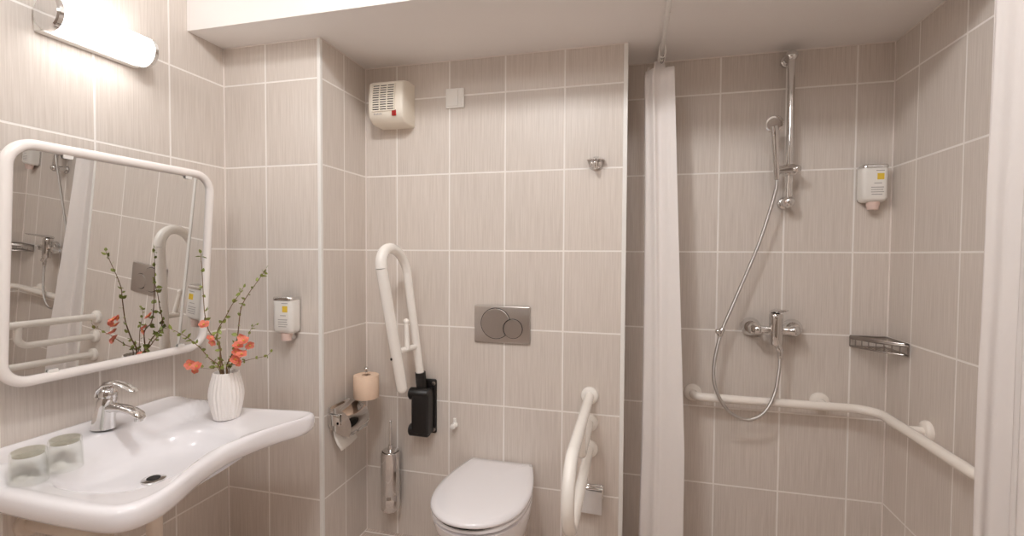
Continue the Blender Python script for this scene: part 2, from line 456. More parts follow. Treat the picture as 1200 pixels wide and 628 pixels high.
# ------------------------------------------------------------------ basin mixer tap
fx, fy, fz = -1.535, 1.065, BT + .037
t = thing('basin_tap', 'chrome single-lever mixer tap on the back of the washbasin', 'tap', (fx, fy, fz))
def oval(c, rx, ry, tilt=0, seg=24, ax=(1, 0, 0)):
    out = []
    for i in range(seg):
        a = 2 * PI * i / seg; x, y = rx * math.cos(a), ry * math.sin(a)
        out.append(Vector(c) + Vector((x * math.cos(tilt), y, x * math.sin(tilt))))
    return out
b = nb(); loft(b, [oval((fx, fy, fz), .034, .029), oval((fx, fy, fz + .006), .034, .029), oval((fx + .004, fy, fz + .03), .030, .026), oval((fx + .012, fy, fz + .065), .026, .024, .05),
                  oval((fx + .018, fy, fz + .088), .026, .025, .1), oval((fx + .021, fy, fz + .098), .022, .021, .12)]); obj('body', b, M_chrome, t, angle=70)
b = nb()
sec = []
for x, z, w, h in ((.012, .060, .018, .018), (.045, .066, .017, .013), (.085, .066, .017, .011), (.120, .060, .017, .011), (.142, .052, .016, .011), (.150, .046, .012, .008)):
    sec.append([Vector((fx + x, fy + w * math.cos(2 * PI * i / 20), fz + z + h * math.sin(2 * PI * i / 20))) for i in range(20)])
loft(b, sec); lathe(b, [(.011, 0), (.011, .014)], (fx + .138, fy, fz + .034), (0, 0, 1), 20); obj('spout', b, M_chrome, t, angle=70)
b = nb(); lathe(b, [(.023, 0), (.024, .012), (.020, .022), (.010, .028)], (fx + .021, fy, fz + .098), (.15, 0, 1), 24); obj('cap', b, M_chrome, t, angle=70)
b = nb(); sec = []
for x, z, w, h in ((-.004, .098, .020, .006), (.004, .118, .022, .009), (.024, .134, .021, .010), (.055, .140, .018, .008), (.09, .134, .016, .006), (.118, .124, .014, .005), (.128, .120, .009, .003)):
    sec.append([Vector((fx + x, fy + w * math.cos(2 * PI * i / 20), fz + z + h * math.sin(2 * PI * i / 20))) for i in range(20)])
loft(b, sec); obj('lever', b, M_chrome, t, angle=70)

# ------------------------------------------------------------------ tumblers upside down on the left deck
def tumbler(name, x, y, z, label):
    b = nb(); r, h = .037, .083
    lathe(b, [(r - .0022, 0.0005), (r - .001, 0), (r, .001), (r - .001, h * .5), (r - .003, h - .004), (r - .005, h), (.001, h), (.001, h - .014), (r - .008, h - .014), (r - .0055, h - .018), (r - .0035, h * .5)], (x, y, z), (0, 0, 1), 40, cap=False)
    # close the loop of the profile
    bmesh.ops.remove_doubles(b, verts=b.verts, dist=1e-6)
    vs = list(b.verts); n = 40
    bd = [e for e in b.edges if len(e.link_faces) == 1]
    # bridge inner top edge to the rim
    try: bmesh.ops.bridge_loops(b, edges=bd)
    except Exception: pass
    o = obj(name, b, M_glass, None, True, 35, origin=(x, y, z))
    b = nb(); lathe(b, [(r - .0085, h - .0135), (r - .0072, h - .0125), (r - .0062, h - .002), (r - .0075, h - .0008)], (x, y, z), (0, 0, 1), 40); obj('thick_base', b, M_glassb, o)
    tag(o, label, 'glass', 'tumblers on the washbasin'); return o
tumbler('drinking_glass', -1.447, .832, BT - .008, 'clear upturned tumbler on the washbasin, nearer the front rim')
tumbler('drinking_glass', -1.450, .912, BT - .0085, 'clear upturned tumbler on the washbasin, closer to the tap')

# ------------------------------------------------------------------ vase
vx, vy, vz = -1.357, 1.335, BT - .007
t = thing('vase', 'white ribbed ceramic vase holding flowering twigs on the washbasin corner', 'vase', (vx, vy, vz))
vp = [(p.x, p.y) for p in spline([(.037, .006, 0), (.042, .026, 0), (.0475, .055, 0), (.0495, .075, 0), (.0475, .097, 0), (.0425, .120, 0), (.038, .138, 0), (.0365, .1455, 0)], 5)]
b = nb(); vp = [(.032, 0), (.036, .001)] + vp + [(.0345, .1462), (.0335, .140), (.038, .10)]
vp = [(r * 1.08, h * 1.10) for r, h in vp]
lathe(b, [(.001, 0.0005)] + vp, (vx, vy, vz), (0, 0, 1), 168, True, 24, .026); obj('vase_body', b, M_vase, t, angle=80)

# ------------------------------------------------------------------ flowering twigs (paths in room coordinates)
QF, QY, QP, QR = 555.667, .2488, .0299, -.0057
def leaf(bm, p, d, up, size):
    d = d.normalized(); s = d.cross(up).normalized(); nrm = s.cross(d)
    m = len(bm.verts)
    ln, w = size, size * .32
    mid = [p, p + d * ln * .35 + nrm * ln * .05, p + d * ln * .7 + nrm * ln * .03, p + d * ln]
    L_ = [p + d * ln * .3 + s * w + nrm * ln * .12, p + d * ln * .65 + s * w * .85 + nrm * ln * .1]
    R_ = [p + d * ln * .3 - s * w + nrm * ln * .12, p + d * ln * .65 - s * w * .85 + nrm * ln * .1]
    V = bm.verts.new
    a, b1, c1, e = [V(q) for q in mid]; l1, l2 = [V(q) for q in L_]; r1, r2 = [V(q) for q in R_]
    for f in ((a, b1, l1), (b1, c1, l2, l1), (c1, e, l2), (a, r1, b1), (b1, r1, r2, c1), (c1, r2, e)): bm.faces.new(f)

def rnd(): return Vector((random.uniform(-1, 1), random.uniform(-1, 1), random.uniform(-1, 1))).normalized()

def flower(c, nrm, r, parent):
    b = nb(); u, v = basis(nrm)
    for ring, (np_, sz, tl) in enumerate(((5, 1.0, .35), (4, .72, .85))):
        for k in range(np_):
            a = 2 * PI * k / np_ + ring * .5 + random.uniform(-.15, .15)
            d = u * math.cos(a) + v * math.sin(a); s = nrm.cross(d)
            ln = r * sz * random.uniform(.9, 1.1); w = ln * .48
            rows = []
            for q, ww, up in ((.08, .25, 0), (.35, .85, .12), (.7, 1.0, .26), (.95, .55, .30), (1.02, .1, .28)):
                cen = c + d * ln * q * math.cos(tl * .6) + nrm * ln * (up * .6 + q * tl * .55)
                rows.append([b.verts.new(cen + s * w * ww * e + nrm * ln * .10 * abs(e)) for e in (-1, -.5, 0, .5, 1)])
            for r0, r1 in zip(rows, rows[1:]):
                for i in range(4): b.faces.new((r0[i], r0[i + 1], r1[i + 1], r1[i]))
    f = obj('flower', b, M_petal, parent, True, 180)
    b = nb(); sphere(b, c + nrm * r * .35, r * .2, (1, 1, 1), 8, 6); obj('stamens', b, M_stamen, f)

neck = Vector((vx, vy, vz + .146))
def twig(label, pts, flowers, nleaf, r0=.0026, lsz=.02):
    pts = [Vector(p) for p in pts]
    st = neck + (pts[0] - neck) * .55; st.z = vz + .138
    base = Vector((vx, vy, vz + .03)) + (st - Vector((vx, vy, st.z))) * -.4
    path = spline([base, st] + pts, 7)
    t = thing('flowering_twig', label, 'twig', tuple(base), 'flowering twigs in the white vase')
    b = nb(); tube(b, path, [r0 * (1 - .72 * i / (len(path) - 1)) for i in range(len(path))], 7); obj('stem', b, M_bark, t)
    b = nb(); hi = [i for i in range(len(path) - 1) if path[i].z > vz + .168] or [len(path) - 2]
    pool = [(path[i], (path[i + 1] - path[i - 1]).normalized()) for i in hi]
    for k in range(nleaf):
        p_, d_ = pool[int((k + .5) / nleaf * len(pool)) % len(pool)]
        for j in range(random.choice((1, 2, 3))):
            leaf(b, p_, (d_ * .6 + rnd()).normalized(), rnd(), lsz * random.uniform(.6, 1.1))
    leaf(b, path[-1], (path[-1] - path[-2]) + rnd() * .002, rnd(), lsz * .8)
    obj('leaves', b, M_leaf, t, True, 180)
    for x, y, z, r in flowers:
        c = Vector((x, y, z)); nm = (Vector((0, 0, .15)) - c).normalized() * .9 + rnd() * .6
        flower(c, nm.normalized(), r, t)
twig('tall upright twig rising in front of the mirror frame edge',
     [(-1.389, 1.342, -0.3854), (-1.38514, 1.3365, -0.3197), (-1.4231, 1.331, -0.2746), (-1.4345, 1.3255, -0.2149), (-1.4344, 1.32, -0.1315), (-1.4325, 1.3145, -0.0489), (-1.4311, 1.309, -0.005)],
     [(-1.4304, 1.3178, -0.2522, 0.017), (-1.4082, 1.32, -0.2988, 0.014), (-1.3997, 1.3255, -0.3112, 0.013)], 13, 0.0026, 0.0204)
twig('leafy twig with a kinked stem and no blossom',
     [(-1.3857, 1.3475, -0.3954), (-1.3998, 1.353, -0.3493), (-1.4234, 1.364, -0.3072), (-1.4249, 1.3695, -0.2747), (-1.3984, 1.375, -0.2317), (-1.3738, 1.3805, -0.1859), (-1.3457, 1.386, -0.1462), (-1.3361, 1.3915, -0.1252)],
     [], 14, 0.0027, 0.0204)
twig('tallest twig leaning towards the soap dispenser with a thick coral blossom cluster',
     [(-1.3546, 1.3365, -0.3909), (-1.327, 1.331, -0.3496), (-1.2996, 1.3255, -0.2914), (-1.2826, 1.32, -0.2144), (-1.2717, 1.32, -0.1765), (-1.2436, 1.32, -0.1354), (-1.2055, 1.32, -0.0917), (-1.1747, 1.32, -0.0544)],
     [(-1.2612, 1.3145, -0.2991, 0.018), (-1.2458, 1.32, -0.3109, 0.016), (-1.2803, 1.309, -0.3164, 0.019), (-1.2856, 1.3035, -0.3358, 0.015), (-1.2669, 1.309, -0.3445, 0.017), (-1.2894, 1.3035, -0.3619, 0.018), (-1.2767, 1.32, -0.2864, 0.013), (-1.2776, 1.309, -0.3711, 0.014)], 16, 0.0028, 0.0204)
twig('thin twig stretching sideways from the vase over the basin arm',
     [(-1.3419, 1.331, -0.3918), (-1.3043, 1.3255, -0.3808), (-1.2534, 1.32, -0.3633), (-1.2036, 1.3145, -0.3505), (-1.1682, 1.309, -0.3416), (-1.1497, 1.309, -0.3292)],
     [], 6, 0.0018, 0.0156)
twig('short slender twig with small leaves behind the blossoms',
     [(-1.3512, 1.3475, -0.3932), (-1.3275, 1.364, -0.3714), (-1.3087, 1.375, -0.3365), (-1.3062, 1.3805, -0.2981), (-1.3002, 1.386, -0.2716), (-1.2835, 1.3915, -0.2536)],
     [], 8, 0.0016, 0.0168)
twig('arching twig bending back towards the mirror',
     [(-1.3907, 1.3365, -0.3932), (-1.4229, 1.331, -0.3701), (-1.4512, 1.3255, -0.3377), (-1.4743, 1.32, -0.317), (-1.4948, 1.309, -0.2953), (-1.5225, 1.298, -0.277), (-1.5427, 1.287, -0.2643)],
     [], 11, 0.0024, 0.0204)
twig('low twig ending in one coral blossom beside the vase',
     [(-1.383, 1.3255, -0.3991), (-1.4062, 1.32, -0.4023), (-1.427, 1.309, -0.3996), (-1.4464, 1.3035, -0.3966)],
     [(-1.4693, 1.298, -0.3865, 0.019), (-1.4342, 1.2925, -0.3918, 0.018), (-1.4489, 1.2925, -0.4045, 0.013)], 2, 0.0014, 0.0204)

# ------------------------------------------------------------------ soap dispensers
def dispenser(x, y, z, label):
    """bottle against a wall facing -y; x,z of the bottle centre"""
    t = thing('soap_dispenser', label, 'soap dispenser', (x, y, z), 'wall soap dispensers')
    w, h, d = .044, .128, .052
    b = nb(); box(b, (x - w * .95, y - .008, z - h * .5), (x + w * .95, y, z + h * .5 + .012), .003); obj('back_plate', b, M_chrome, t)
    b = nb(); loops = []
    def rr(hw, dep, zz, r=.016):
        return [Vector((p.x, p.y, zz)) for p in fillet([(x - hw, y - .008, 0), (x + hw, y - .008, 0), (x + hw, y - .008 - dep, 0), (x - hw, y - .008 - dep, 0)], [.004, .004, r, r], 6, True)]
    for hw, dep, zz in ((w * .72, d * .7, -.5 * h - .004), (w * .9, d * .9, -.5 * h + .002), (w, d, -.5 * h + .012), (w, d, .5 * h)): loops.append(rr(hw, dep, z + zz))
    loft(b, loops); bt = obj('bottle', b, M_plastic, t)
    b = nb(); loft(b, [rr(w * 1.03, d * 1.05, z + h * .5), rr(w * 1.03, d * 1.05, z + h * .5 + .008), rr(w * .98, d, z + h * .5 + .012)]); cp = obj('holder_cap', b, M_chrome, t)
    yf = y - .008 - d - .0006
    b = nb(); box(b, (x + .004, yf, z + .017), (x + .027, yf + .001, z + .041)); obj('yellow_print', b, M_yellow, bt)
    for x0, x1, zz in ((.0, .028, .050), (-.006, .020, .002), (-.016, .026, -.014), (-.016, .024, -.023), (-.016, .027, -.032), (-.014, .022, -.041)):
        b = nb(); box(b, (x + x0, yf, z + zz), (x + x1, yf + .001, z + zz + .003)); obj('print_line', b, M_grey, bt)
    b = nb(); lathe(b, [(.022, 0), (.022, .010), (.019, .022), (.019, .030)], (x + .002, y - .008 - d * .5, z - h * .5 - .003), (0, 0, -1), 28); obj('pump', b, M_pump, t)
    b = nb(); box(b, (x + .015, y - .03, z - h * .5 - .03), (x + .021, y, z - h * .5 + .0), .002); obj('pump_arm', b, M_chrome, t)
dispenser(-1.326, YP, -.250, 'white soap dispenser with yellow label on pillar wall beside the washbasin')
dispenser(.905, YS, .277, 'white soap dispenser with yellow label high in the shower corner')

# ------------------------------------------------------------------ fan heater
hx0, hx1, hz0, hz1, hd = -1.108, -.946, .556, .745, .118
t = thing('fan_heater', 'cream wall fan heater with dark grille and red switch', 'heater', ((hx0 + hx1) / 2, YB, hz0))
def hprof(k):      # depth of the front at height fraction k
    return hd * (0.88 + .12 * math.sin(PI * min(1, .15 + k * .85))) - (.03 * max(0, .12 - k) / .12) - .05 * max(0, k - .93) / .07
ks = [0, .03, .08, .15, .25, .4, .55, .7, .82, .9, .95, 1.0]
def hloop(x, ins=0):
    pts = [Vector((x, YB, hz0 + ins)), ]
    for k in ks: pts.append(Vector((x, YB - hprof(k) + ins, hz0 + ins + (hz1 - hz0 - 2 * ins) * k)))
    pts.append(Vector((x, YB, hz1 - ins))); return pts
b = nb(); loft(b, [hloop(hx0, .006), hloop(hx0 + .003, .002), hloop(hx0 + .008), hloop(hx1 - .008), hloop(hx1 - .003, .002), hloop(hx1, .006)]); obj('casing', b, M_cream, t, angle=50)
gx0, gx1 = hx0 + .021, hx1 - .038
b = nb(); rows = []
for k in (.27, .4, .55, .7, .85): rows.append([Vector((xx, YB - hprof(k) - .0012, hz0 + (hz1 - hz0) * k)) for xx in (gx0, gx1)])
loft(b, rows, False, False, closed=False); gr = obj('grille', b, M_brown, t)
b = nb()
for i in range(12):
    k = .265 + .588 * i / 11; zz = hz0 + (hz1 - hz0) * k; yy = YB - hprof(k)
    box(b, (gx0 - .003, yy - .0045, zz - .0027), (gx1 + .003, yy - .0005, zz + .0027))
for i in range(4):
    xx = gx0 + (gx1 - gx0) * i / 3
    for k0, k1 in ((.26, .42), (.42, .56), (.56, .70), (.70, .86)):
        y0, y1 = YB - hprof(k0) - .0045, YB - hprof(k1) - .0045; z0, z1 = hz0 + (hz1 - hz0) * k0, hz0 + (hz1 - hz0) * k1; w = .0022
        loft(b, [[Vector((xx - w, y0, z0)), Vector((xx + w, y0, z0)), Vector((xx + w, y0 + .004, z0)), Vector((xx - w, y0 + .004, z0))], [Vector((xx - w, y1, z1)), Vector((xx + w, y1, z1)), Vector((xx + w, y1 + .004, z1)), Vector((xx - w, y1 + .004, z1))]])
obj('slats', b, M_cream, gr, False)
k = .16; b = nb(); box(b, (gx1 - .012, YB - hprof(k) - .004, hz0 + .026), (gx1 + .008, YB - hprof(k) + .01, hz0 + .050), .002); obj('switch', b, M_red, t)
b = nb()
for i in range(7):
    xx = gx0 + .006 + i * .0058; box(b, (xx, YB - hprof(.17) - .0012, hz0 + .034), (xx + .0036, YB - hprof(.17) + .002, hz0 + .034 + (.007 if i in (0, 3, 5) else .005)))
obj('maker_mark', b, M_grey, t, False)

# ------------------------------------------------------------------ wall switch
t = thing('wall_switch', 'square white wall switch plate beside the fan heater', 'switch', (-.754, YB, .672))
b = nb(); box(b, (-.796, YB - .009, .630), (-.712, YB, .714), .003); obj('switch_plate', b, M_plastic, t)
b = nb(); box(b, (-.788, YB - .0125, .638), (-.739, YB - .008, .706), .0015); obj('rocker', b, M_plastic, t)
b = nb(); box(b, (-.735, YB - .0125, .638), (-.720, YB - .008, .706), .0015); obj('rocker', b, M_plastic, t)

# ------------------------------------------------------------------ flush plate
t = thing('flush_plate', 'brushed steel flush plate with two round buttons above the toilet', 'flush plate', (-.537, YB, -.302))
b = nb(); box(b, (-.660, YB - .012, -.381), (-.414, YB, -.223), .004); obj('plate', b, M_steelp, t)
bc = Vector((-.564, YB - .012, -.298)); sc_ = Vector((-.488, YB - .012, -.318))
def crescent(bm, c, r, cut, rc, y0, y1):
    pts = []
    for i in range(64):
        a = 2 * PI * i / 64; p = Vector((c.x + r * math.cos(a), 0, c.z + r * math.sin(a)))
        d = Vector((p.x - cut.x, 0, p.z - cut.z))
        if rc and d.length < rc: p = Vector((cut.x, 0, cut.z)) + d.normalized() * rc
        pts.append(p)
    def lp(y, s): return [Vector((c.x + (p.x - c.x) * s, y, c.z + (p.z - c.z) * s)) for p in pts]
    loft(bm, [lp(y0, 1), lp(y1, 1), lp(y1 - .0015, .97)])
b = nb(); crescent(b, bc, .064, sc_, .043, YB - .0115, YB - .0155); obj('large_button', b, M_steelp, t, False)
b = nb(); crescent(b, bc, .067, sc_, .042, YB - .011, YB - .0122); obj('button_gap', b, M_dark, t)
b = nb(); crescent(b, sc_, .040, sc_, 0, YB - .0115, YB - .0155); obj('small_button', b, M_steelp, t, False)
b = nb(); crescent(b, sc_, .0425, sc_, 0, YB - .0112, YB - .0125); obj('button_gap', b, M_dark, t)

# ------------------------------------------------------------------ robe hook and small knob
hk = Vector((-.147, YB, .366))
t = thing('robe_hook', 'small chrome robe hook on the back wall near the shower partition', 'hook', tuple(hk))
b = nb(); lathe(b, [(.026, 0), (.027, .008), (.024, .016), (.016, .021), (.006, .023)], hk + Vector((0, 0, .002)), (0, -1, 0), 28); obj('rosette', b, M_chrome, t)
b = nb()
loft(b, [[hk + Vector((-.034 + dx * 0, y, z)) for y, z in ((-.008, .010), (-.040, .004), (-.044, .008), (-.010, .020))],
         [hk + Vector((-.018, y, z)) for y, z in ((-.008, .012), (-.046, .006), (-.050, .011), (-.010, .026))],
         [hk + Vector((.018, y, z)) for y, z in ((-.008, .012), (-.046, .006), (-.050, .011), (-.010, .026))],
         [hk + Vector((.034, y, z)) for y, z in ((-.008, .010), (-.040, .004), (-.044, .008), (-.010, .020))]] if False else
     [[hk + Vector((sx, y, z)) for y, z in pr] for sx, pr in ((-.034, ((-.006, .010), (-.040, .006), (-.043, .009), (-.008, .017))), (-.018, ((-.006, .012), (-.046, .007), (-.049, .011), (-.008, .026))),
      (.018, ((-.006, .012), (-.046, .007), (-.049, .011), (-.008, .026))), (.034, ((-.006, .010), (-.040, .006), (-.043, .009), (-.008, .017))))])
obj('top_plate', b, M_chrome, t)
b = nb(); tube(b, spline([hk + Vector((0, -.010, -.004)), hk + Vector((0, -.030, -.020)), hk + Vector((0, -.046, -.022)), hk + Vector((0, -.052, -.008))], 6), .007, 14); sphere(b, hk + Vector((0, -.052, -.006)), .009); obj('peg', b, M_chrome, t)
kb = Vector((-.752, YB, -.757))
b = nb(); lathe(b, [(.013, 0), (.013, .008), (.009, .012), (.009, .022), (.012, .027), (.011, .034), (.005, .037)], kb, (0, -1, 0), 24)
box(b, kb + Vector((-.007, -.008, -.010)), kb + Vector((.007, 0, .030)), .003)
tag(obj('wall_bumper', b, M_plastic, None, origin=kb), 'small white plastic bumper on the wall right of the black bracket', 'bumper')

# ------------------------------------------------------------------ raised folding support bar
t = thing('folding_support_bar', 'white folding support bar swung up beside the toilet on black wall bracket', 'grab bar', (-.885, YB, -.70))
AX = -.905
p1b, p1t = Vector((-.900, 1.912, -.535)), Vector((-.935, 1.856, -.080))
p2b, p2t = Vector((-.920, 1.779, -.560)), Vector((-.955, 1.678, -.060))
b = nb(); tube(b, [p1b, p1b.lerp(p1t, .5), p1t], .018, 20); obj('rear_tube', b, M_bar, t)
b = nb(); tube(b, [p2b - (p2t - p2b).normalized() * -.004, p2b.lerp(p2t, .5), p2t], .0225, 20)
sphere(b, p2b, .0225); obj('front_tube', b, M_bar, t)
mid = (p1t + p2t) / 2; up = ((p1t - p1b).normalized() + (p2t - p2b).normalized()).normalized(); hw = (p1t - p2t) / 2
loop = [mid + hw * math.cos(a) + up * hw.length * 1.0 * math.sin(a) for a in [PI * i / 16 for i in range(17)]]
b = nb(); tube(b, loop, [.0185 + .0055 * i / 16 for i in range(17)], 20); obj('grip_bend', b, M_bar, t)
cb0, cb1 = p2b.lerp(p2t, .31), p1b.lerp(p1t, .285)
b = nb(); tube(b, [cb0, cb1], .0125, 14); obj('cross_tube', b, M_bar, t)
c0 = cb0.lerp(cb1, .45); b = nb(); tube(b, [c0 + Vector((.008, 0, .0)), c0 + Vector((-.002, .01, .115))], [.0115, .0095], 14); sphere(b, c0 + Vector((-.002, .01, .117)), .0125); obj('roll_peg', b, M_bar, t)
b = nb(); lathe(b, [(.005, 0), (.006, .002)], p2b.lerp(p2t, .26) + Vector((-.012, -.0215, 0)), (-.35, -1, 0), 12); obj('screw_cap', b, M_black, t)
bk = obj
bb = nb(); box(bb, (-.925, YB - .012, -.802), (-.838, YB, -.560), .008); plate_ = obj('wall_bracket', bb, M_black, t)
bb = nb(); sec = []
for z, hw_, d0 in ((-.792, .036, .062), (-.778, .040, .076), (-.62, .040, .076), (-.598, .034, .066)):
    sec.append([Vector((p.x, p.y, z)) for p in fillet([(-.886 - hw_, YB - .01, 0), (-.886 + hw_, YB - .01, 0), (-.886 + hw_, YB - .01 - d0, 0), (-.886 - hw_, YB - .01 - d0, 0)], .014, 5, True)])
loft(bb, sec); obj('bracket_body', bb, M_black, plate_)
for z in (-.615, -.775):
    bb = nb(); lathe(bb, [(.022, -.042), (.027, -.037), (.027, .044), (.022, .05)], (-.900, YB - .058, z), (1, 0, 0), 28); obj('hinge', bb, M_black, plate_)
bb = nb(); tube(bb, [p1b + Vector((.004, .006, -.06)), p1b + Vector((0, 0, .012))], .023, 20); obj('socket', bb, M_black, plate_)
for z in (-.578, -.785):
    bb = nb(); lathe(bb, [(.009, 0), (.008, .003), (.004, .004)], (-.850, YB - .012, z), (0, -1, 0), 16); obj('screw', bb, M_steel, plate_)

# ------------------------------------------------------------------ toilet
TX = -.537
def dshape(hw, yb, yf, z, flat=.76, cx=TX):
    """flat back, widening, elliptical front"""
    pts = []; ym = yf + (yb - yf) * .47
    nb_ = 8
    for i in range(nb_ + 1): pts.append((cx - hw * flat + 2 * hw * flat * i / nb_, yb))
    for i in range(1, 9):
        k = i / 9; pts.append((cx + hw * (flat + (1 - flat) * math.sin(k * PI / 2)), yb + (ym - yb) * k))
    for i in range(0, 25):
        a = PI * i / 24; e = 2.15
        ca, sa = math.cos(a), math.sin(a)
        pts.append((cx + hw * math.copysign(abs(ca) ** (2 / e), ca), ym + (yf - ym) * abs(sa) ** (2 / e)))
    for i in range(8, 0, -1):
        k = i / 9; pts.append((cx - hw * (flat + (1 - flat) * math.sin(k * PI / 2)), yb + (ym - yb) * k))
    return [Vector((x, y, z)) for x, y in pts]
t = thing('toilet', 'white wall-hung toilet with closed lid', 'toilet', (TX, YB, -.93))
b = nb(); LZ = -.912
loft(b, [dshape(.176, 1.944, 1.460, LZ), dshape(.182, 1.948, 1.452, LZ + .005), dshape(.182, 1.948, 1.452, LZ + .012), dshape(.177, 1.946, 1.458, LZ + .019), dshape(.160, 1.938, 1.478, LZ + .0235), dshape(.11, 1.90, 1.538, LZ + .027), dshape(.04, 1.80, 1.62, LZ + .0285)])
obj('lid', b, M_ceramic, t, angle=60)
b = nb(); loft(b, [dshape(.174, 1.944, 1.465, LZ - .020), dshape(.180, 1.946, 1.458, LZ - .016), dshape(.180, 1.946, 1.458, LZ - .008), dshape(.176, 1.944, 1.464, LZ - .003)]); obj('seat', b, M_ceramic, t, angle=60)
b = nb(); loft(b, [dshape(.165, 1.940, 1.478, LZ - .005), dshape(.165, 1.94, 1.45, LZ + .002)]); obj('lid_gap', b, M_dark, t)
b = nb()
loft(b, [dshape(.172, YB, 1.498, LZ - .022), dshape(.178, YB, 1.462, LZ - .030), dshape(.176, YB, 1.468, LZ - .055), dshape(.166, YB, 1.498, LZ - .11, .80), dshape(.148, YB, 1.553, LZ - .17, .84), dshape(.128, YB, 1.60, LZ - .23, .88), dshape(.115, YB, 1.68, LZ - .28, .9), dshape(.105, YB, 1.73, LZ - .305, .9), dshape(.085, YB, 1.77, LZ - .312, .9)])
obj('bowl', b, M_ceramic, t, angle=60)
for s in (-1, 1):
    b = nb(); lathe(b, [(.012, -.018), (.013, -.015), (.013, .015), (.012, .018)], (TX + s * .09, 1.938, LZ - .004), (1, 0, 0), 16); obj('hinge', b, M_plastic, t)

# ------------------------------------------------------------------ toilet brush
bx, by = -1.042, YB - .050
t = thing('toilet_brush', 'chrome toilet brush in a cylindrical wall holder left of the toilet', 'toilet brush', (bx, by, -1.146))
b = nb(); lathe(b, [(.036, -.006), (.040, 0), (.042, .004), (.042, .066), (.0405, .068), (.0405, .071), (.042, .073), (.042, .250), (.041, .258), (.036, .259), (.036, .1)], (bx, by, -1.146), (0, 0, 1), 40); obj('holder', b, M_chrome, t)
b = nb(); box(b, (bx - .018, by + .036, -.994), (bx + .018, YB, -.924), .003); obj('wall_mount', b, M_chrome, t)
b = nb(); lathe(b, [(.034, 0), (.034, .006), (.012, .010), (.010, .03)], (bx, by, -.888), (0, 0, 1), 32); obj('cover', b, M_chrome, t)
b = nb(); tube(b, [(bx, by, -1.02), (bx, by, -.86), (bx, by, -.755)], .0062, 14); sphere(b, (bx, by, -.754), .0066); obj('handle', b, M_chrome, t)

# ------------------------------------------------------------------ paper holder on the pillar side
hy0, hy1 = 1.672, 1.805
t = thing('toilet_paper_holder', 'chrome flap toilet paper holder with hanging sheet on the pillar side', 'toilet paper holder', (XP, 1.74, -.68))
prof = [(.002, -.636), (.03, -.632), (.06, -.640), (.085, -.656), (.100, -.682), (.102, -.712), (.094, -.742)]
prof = [(p.x, p.y) for p in spline([(a, c, 0) for a, c in prof], 4)]
b = nb(); rowA = [[Vector((XP + a, y, c)) for a, c in prof] for y in (hy0, hy1)]
rowB = [[Vector((XP + a * .97, y, c - .0025)) for a, c in prof] for y in (hy1, hy0)]
loft(b, rowA + rowB + [rowA[0]], False, False, closed=False); fl = obj('flap', b, M_chrome, t)
b = nb(); box(b, (XP, hy0 - .004, -.715), (XP + .006, hy1 + .004, -.628), .002); obj('wall_plate', b, M_chrome, t)
b = nb(); sp_ = [(a, c) for a, c in prof if a > .0] + [(.060, -.742), (.030, -.728), (.002, -.712)]
loft(b, [[Vector((XP + a, hy0, c)) for a, c in sp_], [Vector((XP + a, hy0 - .002, c)) for a, c in sp_]]); obj('side_cover', b, M_chrome, t)
b = nb(); box(b, (XP, hy0 - .012, -.70), (XP + .055, hy0 - .006, -.655), .002); obj('side_arm', b, M_chrome, t)
b = nb(); tube(b, [(XP + .048, hy0 - .012, -.688), (XP + .048, hy1 - .01, -.688)], .006, 12); obj('spindle', b, M_chrome, t)
b = nb(); tube(b, [(XP + .01, hy1 + .0, -.640), (XP + .085, 1.812, -.630)], .005, 12); tube(b, [(XP + .085, 1.812, -.634), (XP + .085, 1.812, -.502)], .005, 12); sphere(b, (XP + .085, 1.812, -.499), .0095)
lathe(b, [(.028, 0), (.028, .004), (.008, .006)], (XP + .085, 1.812, -.629), (0, 0, 1), 24); obj('spare_roll_rod', b, M_chrome, t)
# roll inside the flap with the hanging sheet
t = thing('toilet_roll', 'white toilet roll under the chrome flap with a loose sheet hanging', 'toilet roll', (XP + .048, 1.73, -.70))
b = nb(); lathe(b, [(.012, 0), (.038, 0), (.038, .105), (.012, .105)], (XP + .048, hy0 + .006, -.690), (0, 1, 0), 32, cap=False); bmesh.ops.remove_doubles(b, verts=b.verts, dist=1e-6); obj('roll', b, M_paper, t)
b = nb(); rows = []
for z, x, sk in ((-.690, .012, 0), (-.720, .013, 0), (-.755, .018, .002), (-.785, .028, .006), (-.812, .044, .012)):
    rows.append([Vector((XP + x + .012 * math.sin(u_ * 2.2), hy0 + .006 + .100 * u_ + sk, z - (.006 * u_ if z < -.8 else 0) + (.028 * u_ * (1 if z < -.75 else 0)))) for u_ in [i / 8 for i in range(9)]])
loft(b, rows, False, False, closed=False); o = obj('sheet', b, M_paper, t)
sm = o.modifiers.new('thick', 'SOLIDIFY'); sm.thickness = .0012
# spare roll
rx_, ry_ = XP + .085, 1.812
b = nb(); lathe(b, [(.0195, .0), (.052, .0), (.0535, .003), (.0535, .095), (.052, .098), (.0195, .098)], (rx_, ry_, -.622), (0, 0, 1), 40, cap=False); 
bd = [e for e in b.edges if len(e.link_faces) == 1]; bmesh.ops.bridge_loops(b, edges=bd)
tag(obj('toilet_roll', b, M_roll, None, origin=(rx_, ry_, -.622)), 'spare beige toilet roll standing upright on a chrome rod', 'toilet roll')

